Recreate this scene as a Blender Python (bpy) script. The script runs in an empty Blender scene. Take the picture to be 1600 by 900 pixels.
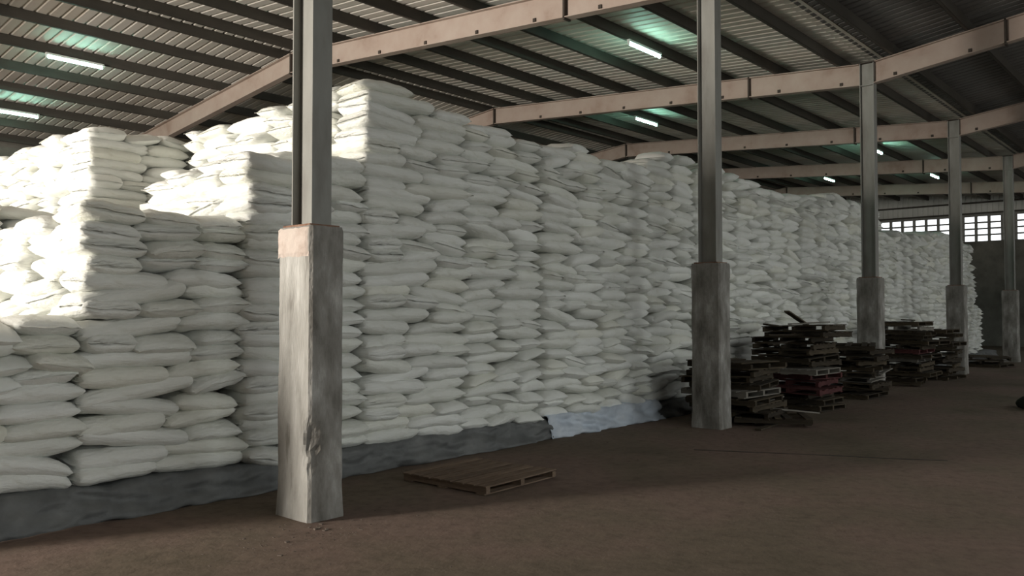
import bpy, math, random
import numpy as np
from mathutils import Vector, Matrix, Euler, noise

# ---------------------------------------------------------------- camera, world, daylight
SC = bpy.context.scene
COL = SC.collection
FPX, YAW, PITCH = 1304.5, .7195, .0278          # focal length for a 1600 px wide frame, heading, tilt
CAM = (-3.922, -5.554, 1.60)
cam = bpy.data.objects.new('camera', bpy.data.cameras.new('camera'))
COL.objects.link(cam)
cam.location = CAM
cam.data.sensor_width = 36.0
cam.data.lens = 36.0 * FPX / 1600.0
cam.data.clip_end = 300
cam.rotation_euler = Euler((math.pi / 2 + PITCH, 0, YAW - math.pi / 2))
SC.camera = cam

W = bpy.data.worlds.new('world'); SC.world = W; W.use_nodes = True
bg = W.node_tree.nodes['Background']
bg.inputs[0].default_value = (.93, .97, 1.0, 1); bg.inputs[1].default_value = 1.8

SC.view_settings.view_transform = 'Standard'
SC.view_settings.look = 'None'
SC.view_settings.exposure = 0.0
SC.view_settings.gamma = 1.0
SC.view_settings.use_curve_mapping = False

# building layout: x runs along the pillar row, y towards the sacks, z up; pillar A stands at the origin
L = 6.595                     # bay length
HB, HBD = 6.095, .4346        # rafter underside at the pillar row, rafter depth
RIDGE = 10.07
P1, P2, P3 = .0714, .1362, .1117
X0, X1 = -13.0, 6 * L         # end walls
Y0, Y1 = -20.14, 20.14        # side walls
END_DOOR = (5.2, 7.4, 6.0)    # y from, y to, height: doorway in the near end wall
SIDE_DOORS = [(-4.8, .2), (8.4, 13.4), (21.6, 26.6)]
SIDE_H = 4.6


def daylight(name, loc, rot, sx, sy, power, color, spread=180):
    d = bpy.data.lights.new(name, 'AREA'); d.shape = 'RECTANGLE'
    d.size, d.size_y, d.energy, d.color = sx, sy, power, color
    d.spread = math.radians(spread)
    o = bpy.data.objects.new(name, d); COL.objects.link(o)
    o.location = loc; o.rotation_euler = rot
    return o


# daylight entering by the doorway of the near end wall (lamp stands in the opening)
daylight('doorway_daylight', (X0 + .12, (END_DOOR[0] + END_DOOR[1]) / 2, END_DOOR[2] / 2),
         (math.pi / 2, 0, -math.pi / 2), END_DOOR[1] - END_DOOR[0] - .1, END_DOOR[2] - .1, 2800, (1.0, .93, .83), 150)
# daylight entering by the open loading doors of the long side wall
for i, (a, b) in enumerate(SIDE_DOORS):
    daylight('loading_door_daylight', ((a + b) / 2, Y0 + .12, SIDE_H / 2), (math.pi / 2, 0, 0),
             b - a - .1, SIDE_H - .1, 270, (.96, 1.0, .95))
# fill from above: lamps in unseen skylights added on the aisle bay's outer slope
SKY_Y = (-15.6, -11.4)
ADDED_SKYLIGHTS = [3 + 7 * i for i in range(8)]          # which pairs of roof sheets leave room for an added panel
for k in ADDED_SKYLIGHTS:
    yc = sum(SKY_Y) / 2
    daylight('overhead_fill', (X0 + .92 * (k + 1), yc, HB + HBD + .19 + (2 * RIDGE - abs(yc)) * math.tan(P2)), (P2, 0, 0), 1.78, SKY_Y[1] - SKY_Y[0] - .1, 160, (.97, 1.0, .97))


R = random.Random(7)


# ---------------------------------------------------------------- helpers
def beam_bottom(y):
    a = abs(y) if y < 0 else y
    if y < 0:
        return HB + (a * math.tan(P2) if a <= RIDGE else (2 * RIDGE - a) * math.tan(P2))
    if y <= RIDGE:
        return HB + y * math.tan(P1)
    return HB + RIDGE * math.tan(P1) - (y - RIDGE) * math.tan(P3)


def project(P):
    fw = Vector((math.cos(YAW), math.sin(YAW), 0)); rt = Vector((math.sin(YAW), -math.cos(YAW), 0)); up = Vector((0, 0, 1))
    F = fw * math.cos(PITCH) + up * math.sin(PITCH); U = up * math.cos(PITCH) - fw * math.sin(PITCH)
    d = Vector(P) - Vector(CAM); z = d.dot(F)
    return 800 + FPX * d.dot(rt) / z, 450 - FPX * d.dot(U) / z, z


class MB:
    """collects shapes and links them as one mesh object"""
    def __init__(s): s.v = []; s.f = []

    def box(s, x0, x1, y0, y1, z0, z1, M=None):
        b = len(s.v)
        for z in (z0, z1):
            for x, y in ((x0, y0), (x1, y0), (x1, y1), (x0, y1)):
                p = Vector((x, y, z)); s.v.append(tuple(M @ p if M else p))
        s.f += [tuple(b + i for i in q) for q in ((3, 2, 1, 0), (4, 5, 6, 7), (0, 1, 5, 4), (1, 2, 6, 5), (2, 3, 7, 6), (3, 0, 4, 7))]
        return s

    def prism(s, prof, a, b):
        """profile of (u,v) points carried from frame a to frame b (each: origin, U, V)"""
        n = len(prof); k = len(s.v)
        for o, U, V in (a, b):
            for u, v in prof: s.v.append(tuple(Vector(o) + Vector(U) * u + Vector(V) * v))
        for i in range(n): s.f.append((k + i, k + (i + 1) % n, k + n + (i + 1) % n, k + n + i))
        s.f.append(tuple(k + i for i in reversed(range(n)))); s.f.append(tuple(k + n + i for i in range(n)))
        return s

    def quad(s, *p):
        b = len(s.v); s.v += [tuple(q) for q in p]; s.f.append(tuple(range(b, b + len(p)))); return s

    def cyl(s, p, q, r, n=10):
        p, q = Vector(p), Vector(q); d = (q - p).normalized()
        u = d.orthogonal().normalized(); w = d.cross(u)
        prof = [(math.cos(2 * math.pi * i / n) * r, math.sin(2 * math.pi * i / n) * r) for i in range(n)]
        return s.prism(prof, (p, u, w), (q, u, w))

    def mesh(s, name, mat=None, smooth=False):
        m = bpy.data.meshes.new(name); m.from_pydata(s.v, [], s.f); m.update()
        if mat: m.materials.append(mat)
        if smooth: m.polygons.foreach_set('use_smooth', [True] * len(m.polygons))
        return m

    def build(s, name, mat=None, parent=None, smooth=False, loc=None):
        return link(name, s.mesh(name, mat, smooth), parent, loc)


def link(name, data, parent=None, loc=None, rot=None):
    o = bpy.data.objects.new(name, data); COL.objects.link(o)
    if parent: o.parent = parent
    if loc is not None: o.location = loc
    if rot is not None: o.rotation_euler = rot
    return o


def tag(o, label=None, cat=None, group=None, kind=None):
    if label: o['label'] = label
    if cat: o['category'] = cat
    if group: o['group'] = group
    if kind: o['kind'] = kind
    return o


ORD = ['zeroth', 'first', 'second', 'third', 'fourth', 'fifth', 'sixth', 'seventh', 'eighth', 'ninth', 'tenth', 'eleventh',
       'twelfth', 'thirteenth', 'fourteenth', 'fifteenth', 'sixteenth', 'seventeenth', 'eighteenth', 'nineteenth', 'twentieth',
       'twenty-first', 'twenty-second', 'twenty-third', 'twenty-fourth', 'twenty-fifth', 'twenty-sixth', 'twenty-seventh',
       'twenty-eighth', 'twenty-ninth', 'thirtieth', 'thirty-first', 'thirty-second', 'thirty-third']


# ---------------------------------------------------------------- materials
def mat(name, stops, scale=4.0, detail=6, rough=.8, bump=0.0, bscale=40, metal=0.0, stretch=(1, 1, 1), rnd=None, coords='Object', spec=.3):
    m = bpy.data.materials.new(name); m.use_nodes = True
    nt = m.node_tree; N = nt.nodes; K = nt.links
    b = N['Principled BSDF']; b.inputs['Roughness'].default_value = rough; b.inputs['Metallic'].default_value = metal
    b.inputs['Specular IOR Level'].default_value = spec
    tc = N.new('ShaderNodeTexCoord'); mp = N.new('ShaderNodeMapping'); mp.inputs['Scale'].default_value = stretch
    src = tc.outputs[coords]
    if coords == 'World':
        pass
    K.new(src, mp.inputs[0])
    n = N.new('ShaderNodeTexNoise'); n.inputs['Scale'].default_value = scale; n.inputs['Detail'].default_value = detail
    n.inputs['Roughness'].default_value = .6
    K.new(mp.outputs[0], n.inputs[0])
    r = N.new('ShaderNodeValToRGB'); e = r.color_ramp.elements
    while len(e) < len(stops): e.new(.5)
    for i, (p, c) in enumerate(stops): e[i].position = p; e[i].color = (*c, 1)
    K.new(n.outputs[0], r.inputs[0])
    out = r.outputs[0]
    if rnd:      # each object its own shade
        oi = N.new('ShaderNodeObjectInfo'); at = N.new('ShaderNodeAttribute'); at.attribute_name = 'shade'
        ad = N.new('ShaderNodeMath'); ad.operation = 'ADD'; fr = N.new('ShaderNodeMath'); fr.operation = 'FRACT'
        K.new(oi.outputs['Random'], ad.inputs[0]); K.new(at.outputs['Fac'], ad.inputs[1]); K.new(ad.outputs[0], fr.inputs[0])
        r2 = N.new('ShaderNodeValToRGB'); e2 = r2.color_ramp.elements
        while len(e2) < len(rnd): e2.new(.5)
        for i, (p, c) in enumerate(rnd): e2[i].position = p; e2[i].color = (*c, 1)
        K.new(fr.outputs[0], r2.inputs[0])
        mx = N.new('ShaderNodeMix'); mx.data_type = 'RGBA'; mx.blend_type = 'MULTIPLY'; mx.inputs['Factor'].default_value = 1
        K.new(out, mx.inputs['A']); K.new(r2.outputs[0], mx.inputs['B']); out = mx.outputs['Result']
    K.new(out, b.inputs['Base Color'])
    if bump:
        n2 = N.new('ShaderNodeTexNoise'); n2.inputs['Scale'].default_value = bscale; n2.inputs['Detail'].default_value = 5
        K.new(mp.outputs[0], n2.inputs[0])
        bp = N.new('ShaderNodeBump'); bp.inputs['Strength'].default_value = bump; bp.inputs['Distance'].default_value = .02
        K.new(n2.outputs[0], bp.inputs['Height']); K.new(bp.outputs[0], b.inputs['Normal'])
    m['out'] = 0
    return m


SACK = mat('sack_weave', [(.28, (.70, .70, .65)), (.42, (.80, .81, .78)), (.7, (.85, .86, .84))], scale=2.2, detail=4, rough=.62, bump=.7, bscale=9,
           rnd=[(0, (.88, .88, .86)), (.5, (1, 1, 1)), (.86, (.95, .95, .92)), (.97, (.97, .96, .91))])
THREAD = mat('seam_thread', [(.3, (.75, .74, .66)), (.7, (.85, .85, .8))], rough=.8)
CONC = mat('rough_concrete', [(.30, (.10, .092, .08)), (.43, (.20, .19, .172)), (.55, (.28, .27, .25)), (.68, (.45, .44, .42))],
           scale=3.2, detail=10, rough=.92, bump=.6, bscale=30, stretch=(1.5, 1.5, .6))
LIT_CONC = mat('lit_face_concrete', [(.30, (.20, .19, .17)), (.42, (.36, .35, .325)), (.56, (.45, .44, .415)), (.7, (.58, .575, .55))],
           scale=3.6, detail=10, rough=.92, bump=.6, bscale=30, stretch=(1.5, 2.2, .45))  # paler copy of the concrete: lit-side brightness in the colour, with whitish streaks
PLASTER = mat('pink_plaster', [(.3, (.42, .33, .28)), (.5, (.56, .48, .43)), (.75, (.60, .53, .47))], scale=5, detail=8, rough=.95, bump=.4, bscale=25)
CHIP = mat('broken_concrete', [(.3, (.16, .15, .13)), (.5, (.27, .25, .23)), (.7, (.36, .34, .31))], scale=22, rough=.95, bump=.8, bscale=40)
POST = mat('grey_post_paint', [(.3, (.19, .18, .165)), (.5, (.26, .26, .24)), (.75, (.32, .315, .295))], scale=2.0, detail=7, rough=.6, bump=.1, stretch=(2, 2, .5))
RUST = mat('rusty_plate', [(.3, (.10, .05, .035)), (.5, (.22, .12, .08)), (.75, (.35, .24, .18))], scale=9, rough=.9, bump=.4)
RAFT = mat('rafter_primer', [(.25, (.29, .21, .17)), (.45, (.385, .305, .26)), (.75, (.44, .37, .325))], scale=1.6, detail=7, rough=.65, bump=.08)
PURL = mat('purlin_paint', [(.3, (.045, .04, .034)), (.6, (.075, .068, .058)), (.8, (.10, .085, .075))], scale=1.2, rough=.6, stretch=(.4, 2, 2))
DARKST = mat('dark_steel', [(.3, (.035, .028, .022)), (.7, (.075, .06, .05))], scale=6, rough=.7)
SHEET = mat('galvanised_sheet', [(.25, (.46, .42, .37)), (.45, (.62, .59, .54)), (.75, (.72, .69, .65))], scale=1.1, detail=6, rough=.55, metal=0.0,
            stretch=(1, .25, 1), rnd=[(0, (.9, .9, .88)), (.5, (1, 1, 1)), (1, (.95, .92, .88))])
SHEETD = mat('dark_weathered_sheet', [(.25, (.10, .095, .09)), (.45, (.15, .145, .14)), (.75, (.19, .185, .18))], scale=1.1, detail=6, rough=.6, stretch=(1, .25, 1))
CLAD = mat('wall_cladding', [(.3, (.62, .63, .60)), (.7, (.78, .79, .76))], scale=1.5, rough=.55, stretch=(1, 1, .3))
BLOCKW = mat('block_wall', [(.25, (.10, .095, .08)), (.5, (.17, .165, .145)), (.75, (.24, .23, .20))], scale=1.2, detail=8, rough=.95, bump=.3)
VENT = mat('vent_concrete', [(.3, (.24, .24, .22)), (.7, (.36, .36, .34))], scale=6, rough=.95, bump=.3)
WOOD = mat('weathered_wood', [(.25, (.026, .021, .014)), (.5, (.055, .044, .03)), (.78, (.095, .078, .056))], scale=3.5, detail=8, rough=.9, bump=.4, bscale=18,
           stretch=(1, 6, 6), rnd=[(0, (.55, .52, .5)), (.6, (.9, .88, .85)), (.9, (1.3, 1.25, 1.15)), (1, (1.5, 1.45, 1.35))])
WOODR = mat('red_brown_wood', [(.25, (.11, .075, .052)), (.5, (.185, .13, .092)), (.78, (.25, .185, .135))], scale=3.5, detail=8, rough=.9, bump=.4, bscale=18,
            stretch=(1, 6, 6), rnd=[(0, (.8, .8, .8)), (1, (1.1, 1.1, 1.1))])
WOODP = mat('pale_wood', [(.25, (.13, .12, .10)), (.5, (.20, .185, .16)), (.78, (.27, .25, .22))], scale=4, detail=8, rough=.9, bump=.3, stretch=(1, 6, 6))
WOODM = mat('maroon_painted_wood', [(.3, (.055, .018, .018)), (.6, (.09, .03, .03)), (.8, (.12, .06, .055))], scale=5, rough=.9, bump=.3)
TARP = mat('grey_tarpaulin', [(.3, (.085, .09, .09)), (.5, (.13, .135, .135)), (.75, (.19, .195, .19))], scale=3, detail=7, rough=.55, bump=.6, bscale=9, spec=.4)
BLUE = mat('pale_blue_plastic', [(.3, (.42, .48, .56)), (.5, (.55, .61, .69)), (.75, (.66, .71, .77))], scale=3, rough=.45, bump=.5, bscale=11, spec=.5)
RAG = mat('dark_cloth', [(.3, (.012, .013, .01)), (.7, (.03, .032, .025))], rough=.95)
BATTEN = mat('white_batten', [(.3, (.6, .62, .6)), (.7, (.72, .74, .72))], rough=.5)
FIBRE = mat('added_fibreglass_panel', [(.3, (.7, .74, .7)), (.7, (.8, .84, .8))], scale=3, rough=.5)  # for the added, unseen roof panels
FIBRE.node_tree.nodes['Principled BSDF'].inputs['Transmission Weight'].default_value = .6
CRUMB = mat('dirt_crumbs', [(.3, (.09, .07, .055)), (.6, (.15, .12, .1)), (.8, (.26, .23, .19))], scale=20, rough=1)


def floor_mat():
    m = bpy.data.materials.new('dusty_floor'); m.use_nodes = True
    nt = m.node_tree; N = nt.nodes; K = nt.links; b = N['Principled BSDF']
    b.inputs['Roughness'].default_value = .9; b.inputs['Specular IOR Level'].default_value = .15
    tc = N.new('ShaderNodeTexCoord')

    def nz(sc, det, ro=.6):
        n = N.new('ShaderNodeTexNoise'); n.inputs['Scale'].default_value = sc; n.inputs['Detail'].default_value = det
        n.inputs['Roughness'].default_value = ro; K.new(tc.outputs['Object'], n.inputs[0]); return n

    def ramp(n, st):
        r = N.new('ShaderNodeValToRGB'); e = r.color_ramp.elements
        while len(e) < len(st): e.new(.5)
        for i, (p, c) in enumerate(st): e[i].position = p; e[i].color = (*c, 1)
        K.new(n.outputs[0], r.inputs[0]); return r
    a = ramp(nz(.55, 7), [(.3, (.115, .097, .07)), (.45, (.16, .128, .098)), (.6, (.19, .138, .114)), (.75, (.197, .148, .124))])
    c = ramp(nz(9, 9, .7), [(.3, (.66, .65, .63)), (.5, (1, 1, 1)), (.75, (1.22, 1.2, 1.18))])
    mx = N.new('ShaderNodeMix'); mx.data_type = 'RGBA'; mx.blend_type = 'MULTIPLY'; mx.inputs['Factor'].default_value = .8
    K.new(a.outputs[0], mx.inputs['A']); K.new(c.outputs[0], mx.inputs['B']); K.new(mx.outputs['Result'], b.inputs['Base Color'])
    n2 = nz(6, 10, .7); bp = N.new('ShaderNodeBump'); bp.inputs['Strength'].default_value = .45; bp.inputs['Distance'].default_value = .03
    K.new(n2.outputs[0], bp.inputs['Height']); K.new(bp.outputs[0], b.inputs['Normal'])
    return m


def glow_mat():
    m = bpy.data.materials.new('fluorescent_glow'); m.use_nodes = True
    nt = m.node_tree; nt.nodes.clear()
    e = nt.nodes.new('ShaderNodeEmission'); o = nt.nodes.new('ShaderNodeOutputMaterial')
    e.inputs[0].default_value = (.45, 1.0, .80, 1); e.inputs[1].default_value = 48
    nt.links.new(e.outputs[0], o.inputs[0]); return m


# ---------------------------------------------------------------- structure: floor
FLOOR = floor_mat()
fl = MB()
nx, ny = 54, 42
for j in range(ny + 1):
    for i in range(nx + 1):
        x = X0 - 40 + (X1 - X0 + 80) * i / nx; y = Y0 - 40 + (Y1 - Y0 + 80) * j / ny
        fl.v.append((x, y, 0))
for j in range(ny):
    for i in range(nx):
        k = j * (nx + 1) + i; fl.f.append((k, k + 1, k + nx + 2, k + nx + 1))
floor = tag(fl.build('floor', FLOOR, smooth=True), 'dusty brown earth and concrete warehouse floor', 'floor', kind='structure')
cr = MB()   # a hairline joint in the floor
pts = [(4.75, -.75), (4.89, -1.05), (5.12, -1.5), (5.41, -2.09), (5.62, -2.6), (5.9, -3.14)]
for (a, b), (c, d) in zip(pts, pts[1:]):
    cr.box(-.018, .018, 0, math.hypot(c - a, d - b), .0, .004, Matrix.Translation((a, b, 0)) @ Matrix.Rotation(math.atan2(d - b, c - a) - math.pi / 2, 4, 'Z'))
cr.build('floor_joint', DARKST, floor)

# ---------------------------------------------------------------- structure: walls
WT = .25


def solid_wall(name, along, at, spans, holes, top, label, material=BLOCKW):
    """wall of upright boxes; along 'x' or 'y'; holes = (from, to, height)"""
    m = MB(); c = spans[0]
    sgn = -1 if at < 0 else 1
    lo, hi = (at, at + sgn * WT) if sgn > 0 else (at - WT, at)

    def seg(a, b, z0, z1):
        if b - a < 1e-3 or z1 - z0 < 1e-3: return
        if along == 'x': m.box(a, b, lo, hi, z0, z1)
        else: m.box(lo, hi, a, b, z0, z1)
    for a, b, h in sorted(holes):
        seg(c, a, 0, top); seg(a, b, h, top); c = b
    seg(c, spans[1], 0, top)
    return tag(m.build(name, material), label, 'wall', kind='structure')


solid_wall('wall_right', 'x', Y0, (X0 - WT, X1 + WT), [(a, b, SIDE_H) for a, b in SIDE_DOORS], 6.85, 'long side wall with open loading doors')
solid_wall('wall_left', 'x', Y1, (X0 - WT, X1 + WT), [], 6.40, 'long side wall behind the sacks')
solid_wall('wall_near', 'y', X0, (Y0, Y1), [(END_DOOR[0], END_DOOR[1], END_DOOR[2])], 6.2, 'near end wall with a tall doorway')
wf = solid_wall('wall_far', 'y', X1, (Y0, Y1), [], 4.86, 'far end wall, solid below, pierced vents and corrugated cladding above')
# pierced concrete vent band of the far wall: piers and slats, each a piece
VZ0, VZ1 = 4.86, 6.02
CELL, PIER = .54, .11
pier_m = MB().box(0, .14, -PIER / 2, PIER / 2, VZ0, VZ1).mesh('vent_pier', VENT)
slat_m = MB().box(.02, .12, -CELL * 8 / 2, CELL * 8 / 2, -.035, .035).mesh('vent_slat', VENT)
k0 = int(Y0 / CELL) + 1
for k in range(k0, -k0 + 1):
    link('vent_pier', pier_m, wf, (X1, k * CELL, 0))
for k in range(-4, 5):
    for q in range(1, 4):
        link('vent_slat', slat_m, wf, (X1, k * CELL * 8 + .05, VZ0 + (VZ1 - VZ0) * q / 4))
MB().box(X1 - .02, X1 + .16, Y0, Y1, VZ1, VZ1 + .12).build('lintel', VENT, wf)


def ribbed(w, h_of, n=4, depth=.035, axis='y'):
    """profile points of a trapezoidal sheet of width w: (s, offset)"""
    p = []; pitch = w / n
    for i in range(n):
        s = i * pitch
        p += [(s, 0), (s + pitch * .70, 0), (s + pitch * .76, depth), (s + pitch * .94, depth)]
    p.append((w, 0))
    return p


def clad_wall(parent, xw, z0, nsheet_from, inside):
    y = Y0
    while y < Y1 - .01:
        w = min(.92, Y1 - y)
        m = MB(); pr = ribbed(w, None, 4, .055)
        for s, o in pr:
            yy = y + s
            m.v.append((xw + o * inside, yy, z0)); m.v.append((xw + o * inside, yy, beam_bottom(yy) + HBD + .205))
        for i in range(len(pr) - 1): m.f.append((2 * i, 2 * i + 2, 2 * i + 3, 2 * i + 1))
        m.build('cladding_sheet', CLAD, parent)
        y += w


clad_wall(wf, X1 + .02, VZ1 + .08, 0, 1)
for z in (6.12, 6.62): MB().box(X1 - .10, X1 + .0, Y0, Y1, z, z + .07).build('girt', PURL, wf)
wn = [o for o in bpy.data.objects if o.name == 'wall_near'][0]
clad_wall(wn, X0 - .02, 6.15, 0, -1)

# ---------------------------------------------------------------- structure: roof (sheets, purlins, rafters)
ceiling = tag(link('ceiling', None), 'pitched corrugated sheet roof on dark purlins and pinkish steel rafters', 'roof', kind='structure')
SH = HBD + .205
slopes = [(-2 * RIDGE, -RIDGE), (-RIDGE, 0), (0, RIDGE), (RIDGE, 2 * RIDGE)]
NSH = int((X1 - X0) / .92) + 1
for ya, yb in slopes:
    m = MB(); pr = ribbed(.92, None)
    for s, o in pr:
        m.v.append((s, ya, beam_bottom(ya) + SH + o)); m.v.append((s, yb, beam_bottom(yb) + SH + o))
    for i in range(len(pr) - 1): m.f.append((2 * i, 2 * i + 2, 2 * i + 3, 2 * i + 1))
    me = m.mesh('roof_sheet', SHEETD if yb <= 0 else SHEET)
    if ya == -2 * RIDGE:       # sheets cut short above and below the added translucent panels
        def cut(a, b, nm, mt, dz=0):
            q = MB()
            for s_, o in pr:
                q.v.append((s_, a, beam_bottom(a) + SH + o + dz)); q.v.append((s_, b, beam_bottom(b) + SH + o + dz))
            for i in range(len(pr) - 1): q.f.append((2 * i, 2 * i + 2, 2 * i + 3, 2 * i + 1))
            return q.mesh(nm, mt)
        lowm, him, pan = cut(ya, SKY_Y[0], 'roof_sheet', SHEETD), cut(SKY_Y[1], yb, 'roof_sheet', SHEETD), cut(SKY_Y[0] - .05, SKY_Y[1] + .05, 'added_skylight_panel', FIBRE, .01)
    for k in range(NSH):
        if ya == -2 * RIDGE and (k in ADDED_SKYLIGHTS or k - 1 in ADDED_SKYLIGHTS):
            for nm, q in (('roof_sheet', lowm), ('roof_sheet', him), ('added_skylight_panel', pan)): link(nm, q, ceiling, (X0 + .92 * k, 0, 0))
        else: link('roof_sheet', me, ceiling, (X0 + .92 * k, 0, 0))
for yr in (-RIDGE, RIDGE):
    z = beam_bottom(yr) + SH + .05
    m = MB()
    m.quad((X0, yr - .3, z - .03), (X1, yr - .3, z - .03), (X1, yr, z + .03), (X0, yr, z + .03))
    m.quad((X0, yr, z + .03), (X1, yr, z + .03), (X1, yr + .3, z - .03), (X0, yr + .3, z - .03))
    m.build('ridge_cap', SHEET, ceiling)
MB().box(X0, X1, -.14, .14, beam_bottom(0) + SH + .01, beam_bottom(0) + SH + .06).build('valley_gutter', SHEET, ceiling)
right_half = [.52 + 1.3158 * i for i in range(7)] + [9.70]
left_half = [10.42] + [10.28 + 1.32 * i for i in range(1, 8)]
PUR = sorted(right_half + left_half + [-y for y in right_half + left_half])
for y in PUR:
    z = beam_bottom(y) + HBD
    m = MB()
    for a, b, c, d in ((-.006, .006, 0, .20), (0, .065, 0, .006), (0, .065, .194, .20), (.059, .065, 0, .025), (.059, .065, .175, .20)):
        m.box(X0 + .02, X1 - .02, y + a, y + b, z + c, z + d)
    m.build('purlin', PURL, ceiling)


def I_section(depth, fw, tf, tw):
    """flat list of (u0,u1,v0,v1) rectangles; v up"""
    return [(-fw / 2, fw / 2, 0, tf), (-fw / 2, fw / 2, depth - tf, depth), (-tw / 2, tw / 2, tf, depth - tf)]


def rafter(n, ya, yb, name='rafter'):
    m = MB(); x = n * L
    if ya == 0: ya = .135
    if yb == 0: yb = -.135
    for u0, u1, v0, v1 in I_section(HBD, .17, .016, .012):
        pa, pb = [], []
        for P, y in ((pa, ya), (pb, yb)):
            z = beam_bottom(y)
            P += [(x + u0, y, z + v0), (x + u1, y, z + v0), (x + u1, y, z + v1), (x + u0, y, z + v1)]
        k = len(m.v); m.v += pa + pb
        m.f += [(k, k + 1, k + 5, k + 4), (k + 1, k + 2, k + 6, k + 5), (k + 2, k + 3, k + 7, k + 6), (k + 3, k, k + 4, k + 7), (k + 3, k + 2, k + 1, k), (k + 4, k + 5, k + 6, k + 7)]
    r = m.build(name, RAFT, ceiling)

    def plate(y, dz=.03):
        z = beam_bottom(y)
        MB().box(x - .085, x + .085, y - .018, y + .018, z - dz, z + HBD + .01).build('splice_plate', DARKST, r)
    lo, hi = min(ya, yb), max(ya, yb)
    for y in (2.5, -2.42, RIDGE - .02):
        if lo - .01 <= y <= hi + .01: plate(y)
    if lo >= 0 and hi <= RIDGE + .1 or lo < 0 and lo > -RIDGE - .1:
        for y in PUR:
            if lo + .3 < y < hi - .3 and abs(y) < 9:
                z = beam_bottom(y) + .045
                MB().box(x - .03, x - .006, y - .03, y + .03, z, z + .06).build('fly_brace_cleat', DARKST, r)
    return r


for n in range(-1, 6):
    for ya, yb in slopes: rafter(n, ya, yb)

# ---------------------------------------------------------------- pillars: concrete plinth with a steel H post
HP, WX, WY = 2.257, .318, .441
plabels = ['nearest pillar: lit concrete plinth with chipped corner, grey steel post above',
           'second pillar along the row, beside the first pallet pile',
           'third pillar along the row, rising behind the tilted pallets',
           'fourth pillar along the row, behind the darkest tall pallet pile',
           'fifth and farthest visible pillar, at the right edge of the photo']


def plinth_mesh(seed, chip):
    rr = random.Random(seed)
    m = MB(); c = .022
    hx, hy = WX / 2, WY / 2
    ring = []
    # outline with chamfered corners, a few points a side
    cs = [(-hx, -hy + c), (-hx, hy - c), (-hx + c, hy), (hx - c, hy), (hx, hy - c), (hx, -hy + c), (hx - c, -hy), (-hx + c, -hy)]
    for i in range(8):
        a, b = Vector(cs[i]), Vector(cs[(i + 1) % 8])
        k = 7 if i % 2 == 0 else 3
        for j in range(k): ring.append(tuple(a.lerp(b, j / k)))
    nz = 46; n = len(ring)
    zt = HP - .20
    for k in range(nz + 1):
        z = zt * k / nz
        for x, y in ring:
            p = Vector((x, y, z)); nrm = Vector((x / hx, y / hy, 0))
            d = (noise.noise((x * 7 + seed, y * 7, z * 3)) * .006 + noise.noise((x * 30 + seed, y * 30, z * 25)) * .002)
            p += nrm * d
            flare = .012 * max(0, 1 - z / .25); p += nrm * flare
            if chip:
                q = Vector((x + hx, y + hy, (z - .61) * .42)); dd = q.length
                w = .10 + noise.noise((z * 14, 3.1, x * 20)) * .04
                if dd < w: p += Vector((.35, .9, 0)) * (w - dd) * .75 + Vector((noise.noise((x * 60, y * 60, z * 40)) * .008, 0, 0))
                q = Vector((x + hx, y + hy, (z - .36) * .8)); dd = q.length
                if dd < .04: p += Vector((.5, .8, 0)) * (.04 - dd) * .8
            m.v.append(tuple(p))
    for k in range(nz):
        for i in range(n):
            m.f.append((k * n + i, k * n + (i + 1) % n, (k + 1) * n + (i + 1) % n, (k + 1) * n + i)[::-1])
    m.f.append(tuple(nz * n + i for i in range(n))[::-1])
    return m, ring


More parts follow.
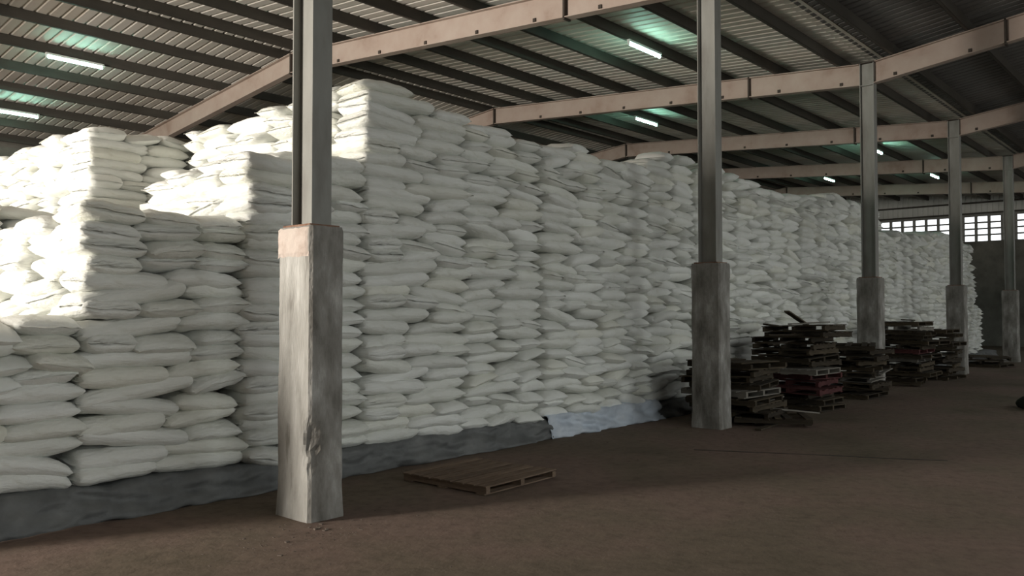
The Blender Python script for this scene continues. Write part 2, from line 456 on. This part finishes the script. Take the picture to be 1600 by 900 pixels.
POSTH = []
for n in range(5):
    root = tag(link('pillar', None, None, (n * L, 0, 0)), plabels[n], 'pillar', 'pillars along the sack wall')
    m, ring = plinth_mesh(11 + n * 5, n == 0)
    pl = m.build('concrete_plinth', CONC, root, smooth=False)
    if n == 0:           # face towards the door: light put into a paler colour, plus whitish streaks
        pl.data.materials.append(LIT_CONC)
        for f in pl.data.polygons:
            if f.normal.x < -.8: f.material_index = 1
    cap = MB(); nn = len(ring)            # plastered head of the plinth
    rows = [(HP - .20, 1.012), (HP - .03, 1.012), (HP, .97)]
    for z, s in rows:
        for x, y in ring:
            d = noise.noise((x * 9 + n * 3, y * 9, z * 9)) * .006
            cap.v.append((x * s + d, y * s + d, z + (noise.noise((x * 12, y * 12, n)) * .012 if z == HP else 0)))
    for k in range(2):
        for i in range(nn): cap.f.append((k * nn + i, (k + 1) * nn + i, (k + 1) * nn + (i + 1) % nn, k * nn + (i + 1) % nn)[::-1])
    cap.f.append(tuple(2 * nn + i for i in range(nn))[::-1])
    cap.build('plinth_head', CONC, root)
    if n == 0:
        pp = MB(); gy, gz = 12, 7        # plaster patch on the lit face of the head
        for j in range(gz + 1):
            for i in range(gy + 1):
                y = -WY / 2 + .025 + (WY - .03) * i / gy; z = HP - .235 + .225 * j / gz
                ed = i in (0, gy) or j in (0, gz)
                pp.v.append((-WX / 2 - (.0 if ed else .012 + .004 * noise.noise((y * 20, z * 20, 3))), y + (.008 * noise.noise((z * 30, 1, 1)) if ed else 0), z + (.01 * noise.noise((y * 25, 5, 1)) if ed else 0)))
        for j in range(gz):
            for i in range(gy): q = j * (gy + 1) + i; pp.f.append((q + 1, q, q + gy + 1, q + gy + 2))
        pp.build('plaster_patch', PLASTER, root)
    MB().box(-.14, .14, -.18, .18, HP - .005, HP + .018).build('base_plate', RUST, root)
    top = HB + HBD
    p = MB()
    fx, fd = .092, .135
    p.box(-fx, fx, -fd, -fd + .013, HP + .018, top); p.box(-fx, fx, fd - .013, fd, HP + .018, top); p.box(-.026, -.016, -fd + .013, fd - .013, HP + .018, top)
    p.build('steel_post', POST, root)
    MB().box(-.09, -.026, -fd + .013, fd - .013, HB - .012, HB + .004).build('stiffener', POST, root)
    MB().box(-.11, .11, -.15, .15, top, top + .015).build('cap_plate', DARKST, root)

# ---------------------------------------------------------------- sacks
HC = .124                 # height of one course
FACE = 1.06                # y of the long front face


def sack_mesh(seed, nu, nv, eu=4.2, blunt=None):
    """a filled woven sack in a unit box: length on x, width on y, thickness on z"""
    rr = random.Random(seed)
    us = [math.sin(math.pi / 2 * (-1 + 2 * i / nu)) for i in range(nu + 1)]
    vs = [math.sin(math.pi / 2 * (-1 + 2 * j / nv)) for j in range(nv + 1)]
    droop = rr.uniform(-.05, .24); skew = rr.uniform(-.14, .14); fat = rr.uniform(.45, .75); side = rr.uniform(-.12, .12)
    sd = seed * 3.7
    if blunt: fat, droop, skew = blunt, droop * .3, skew * .3
    V = []; idx = {}

    def pt(u, v, s):
        T = max(0, 1 - abs(u) ** eu) ** fat * max(0, 1 - abs(v) ** 4.2) ** .5
        wr = noise.noise((u * 2.2 + sd, v * 2.2, s * 2.0)) * .20 + noise.noise((u * 6 + sd, v * 5, s * 3.1)) * .10
        pl = .05 * math.sin(v * 19 + sd) * abs(u) ** 4            # gathers towards the sewn ends
        z = s * .5 * T * (1 + wr + pl)
        z += -droop * u * u + skew * u * .5 + .05 * noise.noise((u * 3 + sd, 7.7, v * 2))
        x = .5 * u * (1 - .03 * abs(v) ** 8)
        y = .5 * v * (1 - .05 * abs(u) ** 9) + side * (u * u - .4) * .15
        y += .02 * noise.noise((u * 4, sd, s))
        return (x, y, z)
    for s in (1, -1):
        for j, v in enumerate(vs):
            for i, u in enumerate(us):
                edge = i in (0, nu) or j in (0, nv)
                key = (i, j) if edge else (i, j, s)
                if key not in idx:
                    idx[key] = len(V); V.append(pt(u, v, s))
    Fc = []
    for s in (1, -1):
        for j in range(nv):
            for i in range(nu):
                q = []
                for a, b in ((i, j), (i + 1, j), (i + 1, j + 1), (i, j + 1)):
                    edge = a in (0, nu) or b in (0, nv)
                    q.append(idx[(a, b) if edge else (a, b, s)])
                Fc.append(tuple(q) if s > 0 else tuple(reversed(q)))
    # sewn hem at both ends: a thin flat lip with thickness
    for e, i in ((-1, 0), (1, nu)):
        base = [idx[(i, j)] for j in range(nv + 1)]
        lip = []
        for j, b in enumerate(base):
            x, y, z = V[b]
            lip.append(len(V)); V.append((x + e * .035, y * .97, z - .03 + .07 * noise.noise((j * .9 + sd, e, 1.3))))
        for j in range(nv):
            q = (base[j], base[j + 1], lip[j + 1], lip[j])
            Fc.append(q if e < 0 else q[::-1])
    return V, Fc


NVAR, NBLUNT = 10, 4          # the last four have fuller, squarer ends: they stand at the stack corners
HI = []; LO = []
for k in range(NVAR + NBLUNT):
    kw = dict(eu=12, blunt=.4) if k >= NVAR else {}
    V, Fc = sack_mesh(k + 1, 18, 10, **kw)
    m = bpy.data.meshes.new('sack'); m.from_pydata(V, [], Fc); m.update(); m.materials.append(SACK)
    m.polygons.foreach_set('use_smooth', [True] * len(m.polygons)); HI.append(m)
    LO.append(sack_mesh(k + 1, 12, 6, **kw))
    LO[-1] = (np.array(LO[-1][0]), LO[-1][1])

SPECS = []                 # every sack: dict(p, l, w, h, rz, ry, var, zone, course)


def z_base(x): return float(np.interp(x, [-3.4, -1.5, .5, 2.5, 4.2, 6.5, 12, 27], [.30, .29, .26, .25, .25, .26, .22, .2]))


def put(p, l, w, h, rz, ry, zone, course, rx=0, corner=False):
    SPECS.append(dict(p=p, l=l, w=w, h=h, rz=rz, ry=ry, rx=rx, var=NVAR + R.randrange(NBLUNT) if corner else R.randrange(NVAR), zone=zone, course=course))


SPLITS = [(.5, .5), (.5, .5), (.36, .33, .31), (.31, .36, .33), (.58, .42), (.42, .58), (.54, .46), (.3, .38, .32), (.64, .36), (.36, .64)]


CORNERS = (-2.56, -1.3, .06, 1.39, .25)


def front_block(x0, x1, top, zone, face=FACE, ramp=0.0, c0=0, zb=None, lean=0.0, messy=1.0):
    """a block of courses facing the aisle; top = number of courses"""
    wdt = x1 - x0
    zoff = [0]
    sway = R.uniform(-.02, .02); hstep = HC * R.uniform(.985, 1.015)
    fj = R.uniform(-.04, .05)
    last = None
    for k in range(c0, top):
        sp = R.choice(SPLITS)
        while sp == last: sp = R.choice(SPLITS)
        last = sp
        xa, xb = x0 + R.uniform(-.07, .07), x1 + R.uniform(-.07, .07)
        if x0 in CORNERS: xa = x0 + R.uniform(-.015, .025)
        wdt = xb - xa; x = xa; tilt = R.gauss(0, .02) * messy
        wob = R.uniform(-.02, .02)
        for i, s in enumerate(sp):
            l = s * wdt; cx = x + l / 2; x += l
            zb_ = z_base(cx) if zb is None else zb
            z = zb_ + (k + .5) * hstep + wob * .5 + tilt * (cx - (x0 + x1) / 2) + R.gauss(0, .006) * messy + ramp * (cx - x0) * min(1, k / 12)
            yj = face + fj + lean * k + R.gauss(0, .018) * messy
            ry = R.gauss(0, .05) * messy - tilt
            if R.random() < .16 * messy: ry += R.choice((-1, 1)) * R.uniform(.08, .2)
            hh = HC * R.uniform(1.30, 1.48)
            if l > .52:      # laid lengthwise
                dpt = R.uniform(.46, .54)
                put((cx, yj + dpt / 2, z), l * R.uniform(1.0, 1.08), dpt, hh, R.choice((0, math.pi)) + R.gauss(0, .04), ry, zone, k, R.gauss(0, .05), corner=(i == 0 and x0 in CORNERS))
            else:            # laid end on
                dpt = R.uniform(.74, .84)
                put((cx, yj + dpt / 2 - .03, z), dpt, l * R.uniform(1.04, 1.12), hh, math.pi / 2 + R.gauss(0, .05), R.gauss(0, .04), zone, k, ry, corner=(i == 0 and x0 in CORNERS))


def end_block(xf, y0, y1, c0, c1, zone, zb, drop=0.0, messy=1.0):
    """courses seen on the stepped end of a stack (facing -x)"""
    for k in range(c0, c1):
        y = y0 + R.uniform(-.06, .04)
        while y < y1 - .12:
            ln = R.choice((.74, .78, .52, .48, .5, .8))
            ln = min(ln, max(.3, y1 - y))
            cy = y + ln / 2; y += ln
            z = zb + (k + .5) * HC - drop * (cy - y0) * (k - c0 + 1) / max(1, c1 - c0) + R.gauss(0, .012)
            xj = xf + R.gauss(0, .03) * messy
            hh = HC * R.uniform(1.2, 1.45)
            t = R.gauss(0, .06) * messy
            if ln > .6:
                d = R.uniform(.46, .54)
                put((xj + d / 2, cy, z), ln * 1.03, d, hh, math.pi / 2 + R.gauss(0, .07), t, zone, k, R.gauss(0, .06))
            else:
                d = R.uniform(.72, .82)
                put((xj + d / 2 - .03, cy, z), d, ln * 1.05, hh, R.gauss(0, .08), R.gauss(0, .07), zone, k, t)


def top_rows(x0, x1, ya, yb, course, zone, zb):
    """sacks lying flat behind the front row on top of a stack"""
    y = ya
    while y < yb - .2:
        x = x0
        while x < x1 - .2:
            l = min(.78, x1 - x)
            put((x + l / 2, y + .25, zb + (course - .5) * HC - .02), l * 1.02, .54, HC * 1.2, R.gauss(0, .06), R.gauss(0, .04), zone, course, R.gauss(0, .04))
            x += l
        y += .52


front_block(-2.56, -1.3, 10, 'front', ramp=.03)
front_block(-1.3, .06, 17, 'front', ramp=.06)
front_block(.06, 1.39, 22, 'front', ramp=.13)
front_block(1.39, 2.86, 29, 'front', ramp=-.03)
edges = [2.86, 4.24, 5.5, 6.76, 8.15, 9.6, 11.0, 12.4, 13.8, 15.2, 16.4, 17.4]
tops = [28, 28, 28, 30, 30, 29, 30, 30, 31, 31, 31]
for a, b, t in zip(edges, edges[1:], tops): front_block(a, b, t, 'front', messy=1.0 if a < 6 else 1.35)
ex = [17.4 + 1.4 * i for i in range(8)]
for i in range(7): front_block(ex[i], ex[i + 1], [27, 28, 28, 29, 30, 29, 29][i], 'front', face=FACE + .1, messy=1.3)
front_block(27.2, 28.4, 20, 'front', face=FACE + .3); front_block(28.4, 29.6, 12, 'front', face=FACE + .4)
# a few extra sacks crowning the tall stack
for x, k in ((1.72, 29.2), (3.3, 27.6), (7.3, 29.8), (7.9, 30), (10.2, 29.2), (5.0, 28), (8.9, 30)):
    put((x, FACE + .26, z_base(x) + (k + .42) * HC), .7, .5, HC * 1.2, R.gauss(0, .2), R.gauss(0, .06), 'front', int(k))

ZB = .27
end_block(-2.56, FACE + .55, 4.4, 0, 10, 'hidden', ZB)
end_block(-1.28, FACE + .50, 3.3, 10, 17, 'lowend', ZB, drop=.03, messy=1.3)
end_block(.08, FACE + .50, 3.0, 17, 22, 'midend', ZB, drop=.06, messy=1.5)
end_block(.75, FACE + .75, 4.0, 22, 24, 'midend', ZB, messy=1.3)
end_block(1.40, FACE + .50, 4.6, 22, 30, 'tallend', ZB, drop=.04, messy=1.4)
# stack standing farther back, low tier and high tier
front_block(-1.6, -.75, 20, 'back', face=4.55, c0=14, zb=ZB); front_block(-.75, .25, 20, 'back', face=4.55, c0=14, zb=ZB)
front_block(-2.56, -1.6, 20, 'hidden', face=4.55, c0=14, zb=ZB)
front_block(.25, 1.55, 29, 'back', face=4.85, c0=19, zb=ZB); front_block(1.55, 3.0, 29, 'hidden', face=4.85, c0=19, zb=ZB)
end_block(.25, 5.35, 8.8, 19, 29, 'backend', ZB, drop=-.01, messy=1.5)
end_block(-2.56, 5.0, 9.0, 12, 20, 'hidden', ZB)
for (a, b, y0, y1, c) in ((-2.5, -1.3, 1.6, 4.4, 10), (-1.25, .05, 1.6, 3.3, 17), (.1, 1.35, 1.6, 3.0, 22), (1.5, 6.7, 1.7, 2.8, 28), (-2.5, .2, 5.1, 9, 20)):
    top_rows(a, b, y0, y1, c, 'hidden', ZB)

# which sacks show largest: those become things of their own
for s in SPECS:
    px, py, pz = project(s['p'])
    s['px'], s['py'], s['pz'] = px, py, pz
    fl_ = s['l'] if s['zone'] in ('front', 'back') and abs(math.sin(s['rz'])) < .5 else s['w'] if s['zone'] in ('front', 'back') else .6
    s['size'] = fl_ * s['h'] / pz ** 2
    hw = FPX * fl_ * .45 / pz
    vis = -20 < px < 1600 and -5 < py < 905 and pz > 0 and s['zone'] != 'hidden'
    for x0_, x1_, yt in ((436, 538, 352), (459, 516, -50), (1080, 1142, 406), (1088, 1120, -50)):
        if px - hw > x0_ and px + hw < x1_ and py > yt: vis = False
    s['vis'] = vis
vis = sorted([s for s in SPECS if s['vis']], key=lambda s: -s['size'])[:296]
for s in vis: s['pick'] = True


def xf(s):
    return Matrix.Translation(s['p']) @ Matrix.Rotation(s['rz'], 4, 'Z') @ Matrix.Rotation(s['ry'], 4, 'Y') @ Matrix.Rotation(s['rx'], 4, 'X') @ Matrix.Diagonal((s['l'], s['w'], s['h'], 1))


def label_of(s, i):
    c = s['course']
    return None


# labels: course counted from the floor, place counted from a landmark
groups = {}
for s in SPECS:
    if not s.get('pick'): continue
    z = s['zone']
    if z == 'front':
        seg = 0 if s['px'] < 486 else 1 if s['px'] < 1110 else 2
        groups.setdefault((z, seg, s['course']), []).append(s)
    else: groups.setdefault((z, 0, s['course']), []).append(s)
where = {'lowend': 'sunlit sack on low stack\'s end at far left, {c} course up, {i} from corner',
         'midend': 'sunlit sack on end just left of nearest post, {c} course up, {i} from corner',
         'tallend': 'sunlit sack on tall stack\'s end behind nearest post, {c} course up, {i} from corner',
         'backend': 'brightest sunlit sack, rear stack\'s end at upper left, {c} course up, {i} from corner',
         'back': 'shaded white sack, rear stack front at upper left, {c} course up, {i} from left'}
gname = {'front': 'white sacks of the long front wall', 'lowend': 'sunlit sacks on stack ends', 'midend': 'sunlit sacks on stack ends',
         'tallend': 'sunlit sacks on stack ends', 'backend': 'sunlit sacks on stack ends', 'back': 'sacks of the rear stack'}
count = {}
for (z, seg, c), lst in groups.items():
    if z == 'front': lst.sort(key=lambda s: s['px'])
    elif z == 'back': lst.sort(key=lambda s: s['px'])
    else: lst.sort(key=lambda s: -s['px'])
    for i, s in enumerate(lst):
        if z == 'front':
            if seg == 0: lb = 'white woven sack left of nearest pillar, %s course up, %s from photo\'s left edge' % (ORD[c + 1], ORD[i + 1])
            elif seg == 1: lb = 'white woven sack in front wall, %s course up, %s right of nearest pillar' % (ORD[c + 1], ORD[i + 1])
            else: lb = 'white woven sack in front wall, %s course up, %s right of second pillar' % (ORD[c + 1], ORD[i + 1])
        else: lb = where[z].format(c=ORD[c + 1], i=ORD[i + 1])
        o = link('sack', HI[s['var']]); o.matrix_world = xf(s)
        tag(o, lb, 'sack', gname[z])

# all other sacks: one mesh
V = []; F4 = []; SHD = []; off = 0
for s in SPECS:
    if s.get('pick'): continue
    v, f = LO[s['var']]; M = np.array(xf(s))
    V.append(v @ M[:3, :3].T + M[:3, 3]); F4.append(np.array(f) + off); off += len(v); SHD += [R.random()] * len(v)
nface_sacks = sum(len(f) for f in F4)
# packed heart of the stacks behind the outer sacks
core = MB()
for x0_, x1_, y0_, y1_, z1_ in ((-2.0, -.7, 1.62, 4.6, 1.38), (-.7, .65, 1.62, 4.4, 2.28), (.65, 1.95, 1.62, 4.4, 2.88), (1.95, 6.7, 1.64, 4.6, 3.62), (6.7, 17.3, 1.64, 4.6, 3.78),
                                (17.3, 27.1, 1.75, 4.6, 3.25), (27.1, 29.4, 2.0, 4.6, 1.1), (-2.0, .8, 5.1, 9.0, 2.7), (.85, 12, 5.4, 9.0, 3.72)):
    core.box(x0_, x1_, y0_, y1_, .02, z1_)
V.append(np.array(core.v)); F4.append(np.array(core.f) + off); SHD += [.3] * len(core.v)
V = np.concatenate(V); F4 = np.concatenate(F4)
m = bpy.data.meshes.new('sacks'); m.vertices.add(len(V)); m.vertices.foreach_set('co', V.astype(np.float32).ravel())
m.loops.add(F4.size); m.loops.foreach_set('vertex_index', F4.astype(np.int32).ravel())
m.polygons.add(len(F4)); m.polygons.foreach_set('loop_start', np.arange(0, F4.size, 4, dtype=np.int32))
m.update(calc_edges=True); m.validate()
sm = np.ones(len(m.polygons), bool); sm[nface_sacks:] = False
m.polygons.foreach_set('use_smooth', sm)
a = m.attributes.new('shade', 'FLOAT', 'POINT'); a.data.foreach_set('value', np.array(SHD, np.float32))
m.materials.append(SACK)
tag(link('sacks', m), 'countless smaller white sacks farther along the stacked wall', 'sacks', kind='stuff')


# ---------------------------------------------------------------- sheets under the stacks
def skirt(name, x0, x1, material, seed, ht, amp, label, cat, group=None):
    n = int((x1 - x0) / .035); rows = 9
    V = []; Fc = []
    for i in range(n + 1):
        x = x0 + (x1 - x0) * i / n
        h = ht + .04 * noise.noise((x * 2.1, seed, 0)) + .012 * noise.noise((x * 9, seed, 2))
        for j in range(rows + 4):
            t = j / rows
            if j <= rows:
                y = 1.0 + .05 * t - .05 * (1 - t) ** 2 + amp * (noise.noise((x * 2.6 + t * 2.2, seed, t * 1.5)) * .7 + noise.noise((x * 7 - t * 5, seed + 4, t * 4)) * .35)
                z = h * t + (.003 if j == 0 else 0)
                y = max(y, .9)
            else:
                y = 1.05 + .11 * (j - rows) + .02 * noise.noise((x * 5, j, seed)); z = h + .012 * (j - rows)
            V.append((x + .02 * noise.noise((x * 3, t * 6, seed)), y, z))
    k = rows + 4
    for i in range(n):
        for j in range(k - 1): Fc.append((i * k + j, (i + 1) * k + j, (i + 1) * k + j + 1, i * k + j + 1))
    me = bpy.data.meshes.new(name); me.from_pydata(V, [], Fc); me.update(); me.materials.append(material)
    me.polygons.foreach_set('use_smooth', [True] * len(Fc))
    o = link(name, me)
    md = o.modifiers.new('thickness', 'SOLIDIFY'); md.thickness = .003; md.offset = 1
    return tag(o, label, cat, group)


skirt('tarpaulin', -2.62, 4.32, TARP, 2.3, .25, .11, 'wrinkled dark grey tarpaulin tucked under the front sacks, nearest the camera', 'tarpaulin')
skirt('plastic_sheet', 4.28, 6.95, BLUE, 8.1, .28, .12, 'crumpled pale blue plastic sheet under the sacks left of second pillar', 'plastic sheet')
skirt('tarpaulin', 6.9, 29.5, TARP, 5.5, .2, .05, 'dark grey tarpaulin under the far sacks behind the pallet piles', 'tarpaulin')

# ---------------------------------------------------------------- pallets
PS = 1.04


def board_mesh(name, lx, ly, lz, material, seed):
    m = MB(); n = 6; rr = random.Random(seed)
    for i in range(n + 1):
        x = -lx / 2 + lx * i / n + (rr.uniform(-.006, .006) if i in (0, n) else 0)
        dy = [rr.uniform(-.003, .003) for _ in range(2)]
        for y, z in ((-ly / 2 + dy[0], 0), (ly / 2 + dy[1], 0), (ly / 2 + dy[1], lz), (-ly / 2 + dy[0], lz)):
            m.v.append((x, y, z + rr.uniform(-.0015, .0015)))
    for i in range(n):
        k = 4 * i
        for a in range(4): m.f.append((k + a, k + (a + 1) % 4, k + 4 + (a + 1) % 4, k + 4 + a)[::-1])
    m.f.append((0, 1, 2, 3)[::-1]); m.f.append(tuple(4 * n + a for a in range(4)))
    me = m.mesh(name, material); return me


BM = {}
for nm, M_ in (('dark', WOOD), ('red', WOODR), ('pale', WOODP), ('maroon', WOODM)):
    BM[nm] = dict(top=[board_mesh('deck_board', PS, .095, .02, M_, i) for i in range(3)],
                  str=[board_mesh('stringer', PS, .05, .085, M_, 10 + i) for i in range(2)],
                  bot=[board_mesh('bottom_board', PS, .1, .018, M_, 20 + i) for i in range(2)])


def pallet(loc, rz, look, label, group, missing=0.0, rx=0, ry=0, nb=8, dirs=0):
    root = tag(link('wooden_pallet', None, None, loc, Euler((rx, ry, rz))), label, 'pallet', group)
    B = BM[look]
    for i in range(nb):
        if R.random() < missing: continue
        y = -PS / 2 + .05 + (PS - .1) * i / (nb - 1)
        link('deck_board', R.choice(B['top']), root, (R.gauss(0, .008), y, .105 + R.uniform(0, .003)), (0, 0, R.gauss(0, .012)))
    for x in (-PS / 2 + .04, 0, PS / 2 - .04):
        link('stringer', R.choice(B['str']), root, (x, 0, .019), (0, 0, math.pi / 2))
    for y in (-PS / 2 + .07, 0, PS / 2 - .07):
        if R.random() < missing * .6: continue
        link('bottom_board', R.choice(B['bot']), root, (0, y, 0), (0, 0, R.gauss(0, .01)))
    return root


lone = pallet((1.90, -.05, .002), .03, 'red', 'lone reddish-brown wooden pallet lying flat on the open floor', 'wooden pallets')
lone.scale = (1, 1, .62)

piles = [
    # name, x, y, count, looks, phrase, spin
    ('low', 7.45, .15, 9, ['dark'] * 4 + ['pale'] + ['dark'] * 4, 'low pile right beside second pillar', .26),
    ('tall', 9.65, .05, 14, ['dark', 'dark', 'dark', 'maroon', 'maroon', 'maroon', 'pale'] + ['dark'] * 7, 'tall messy pile past second pillar', .22),
    ('mid', 12.3, .12, 9, ['dark', 'dark', 'dark', 'pale'] + ['dark'] * 5, 'pile in front of third pillar', .3),
    ('dark', 15.7, .12, 14, ['dark'] * 5 + ['pale', 'dark', 'maroon', 'dark', 'dark', 'dark', 'dark', 'pale', 'dark'], 'dark tall pile between third and fourth pillars', .2),
    ('dark2', 17.7, .10, 12, ['dark'] * 12, 'dark pile just left of fourth pillar', .2),
    ('far', 23.4, .1, 3, ['dark'] * 3, 'low far pile beyond fourth pillar', .3)]
tops_z = {}
for nm, x, y, cnt, looks, phrase, spin in piles:
    z = .002
    for k in range(cnt):
        t = R.gauss(0, .012)
        pos = 'bottom' if k == 0 else 'topmost' if k == cnt - 1 else ORD[k + 1] + ' up'
        pallet((x + R.gauss(0, .12), y + R.gauss(0, .075), z), R.choice((0, math.pi / 2)) + R.gauss(0, spin * .5), looks[k],
               'worn wooden pallet, %s, in the %s' % (pos, phrase), 'piled wooden pallets', missing=.2, rx=t, ry=R.gauss(0, .018)).scale = (1, 1, .74)
        z += .098
    tops_z[nm] = z
# a pallet half slid off in front of the low pile, and tilted ones
pallet((7.6, -.40, .02), .5, 'dark', 'broken wooden pallet slid off the floor end of the low pile', 'piled wooden pallets', missing=.3, ry=.03).scale = (1, 1, .74)
pallet((11.98, .08, tops_z['mid'] + .012), .3, 'dark', 'wooden pallet lying askew on top of the pile before third pillar', 'piled wooden pallets', missing=.2, ry=-.03, rx=.0).scale = (1, 1, .74)
plk = [board_mesh('loose_board', 1.15, .09, .022, WOOD, 40), board_mesh('loose_board', .95, .08, .02, WOODP, 41)]
T_, M_z, D_ = tops_z['tall'], tops_z['mid'], tops_z['dark']
loose = [((9.55, .0, T_ + .10), (0, .2, .12), 0, 'dark loose board sticking up on top of the tall messy pile'),
         ((9.7, -.15, T_ + .02), (0, -.03, -.3), 1, 'pale loose board lying on top of the tall messy pile'),
         ((8.95, .1, T_ - .02), (0, .06, .15), 0, 'uppermost dark loose board overhanging the left of the tall messy pile'),
         ((8.9, -.1, T_ - .16), (0, .02, -.12), 0, 'second dark loose board overhanging the left of the tall messy pile'),
         ((9.0, .0, T_ - .28), (0, -.03, .08), 0, 'lowest dark loose board overhanging the left of the tall messy pile'),
         ((10.5, -.25, T_ - .10), (0, -.05, .1), 0, 'dark loose board bridging from the tall messy pile towards third pillar'),
         ((8.0, -.55, .14), (0, .12, -.5), 1, 'pale loose board slanting to the floor before the low pile'),
         ((7.7, -.36, .30), (0, -.03, .08), 1, 'pale loose board jutting from the front of the low pile'),
         ((7.25, -.58, .006), (0, 0, .1), 0, 'dark loose board flat on the floor beside second pillar'),
         ((12.6, -.45, M_z - .42), (0, -.04, .12), 1, 'pale loose board jutting from the pile before third pillar'),
         ((12.1, -.45, .33), (0, -.02, .05), 1, 'lower pale loose board in front of the pile before third pillar'),
         ((15.8, .05, D_ + .02), (0, .02, .1), 0, 'dark loose board on top of the dark tall pile')]
for p, r, k, lb in loose: tag(link('loose_board', plk[k], None, p, r), lb, 'board', 'loose boards')

# small dark bundle of cloth at the right edge
V, Fc = sack_mesh(31, 14, 8)
m = bpy.data.meshes.new('cloth_bundle'); m.from_pydata([(x * .75, y * .5, max(0, z * .28 + .07)) for x, y, z in V], [], Fc); m.update(); m.materials.append(RAG)
m.polygons.foreach_set('use_smooth', [True] * len(Fc))
tag(link('cloth_bundle', m, None, (12.0, -3.03, 0), (0, 0, .5)), 'small dark cloth bundle on the floor at photo\'s right edge', 'bundle')

# ---------------------------------------------------------------- fluorescent lights under the purlins
GLOW = glow_mat()
lamps = [(3.15, 12.92, 'near fluorescent tube over the rear stack, upper left'), (3.25, 16.88, 'fluorescent tube at far left edge, just above the rear sacks'),
         (9.9, 3.15, 'largest fluorescent tube left of second pillar, near the top'), (16.25, 7.10, 'fluorescent tube left of second pillar, below the larger one'),
         (23.5, 3.15, 'small fluorescent tube just right of third pillar'), (30.1, 7.10, 'distant fluorescent tube left of third pillar'),
         (30.1, 3.15, 'distant fluorescent tube between third and fourth pillars')]
for x, y, lb in lamps:
    z = beam_bottom(y) + HBD
    root = tag(link('fluorescent_light', None, None, (x, y - .03, z)), lb, 'light', 'fluorescent tubes under the roof')
    MB().box(-.58, .58, -.03, .03, -.045, -.001).build('batten', BATTEN, root)
    MB().cyl((-.55, 0, -.085), (.55, 0, -.085), .024, 12).build('tube', GLOW, root, smooth=True)
    for sx in (-1, 1): MB().box(.55 if sx > 0 else -.58, .58 if sx > 0 else -.55, -.018, .018, -.11, -.045).build('lamp_holder', BATTEN, root)

# ---------------------------------------------------------------- crumbs and straw on the floor
cb = MB()
for i in range(600):
    if i < 160: x, y = R.gauss(-.35, .35), R.gauss(-.45, .25)
    else: x, y = R.uniform(-3.5, 12), R.uniform(-5, .85)
    if abs(x) < .2 and abs(y) < .26: continue
    s = R.uniform(.002, .006) if i > 25 else R.uniform(.005, .013)
    Mx = Matrix.Translation((x, y, 0)) @ Matrix.Rotation(R.uniform(0, 6.3), 4, 'Z')
    cb.box(-s * R.uniform(.8, 2.2), s, -s, s * .7, 0, s * R.uniform(.4, .9), Mx)
tag(cb.build('floor_crumbs', CRUMB), 'scattered dirt crumbs and chips on the floor', 'debris', kind='stuff')
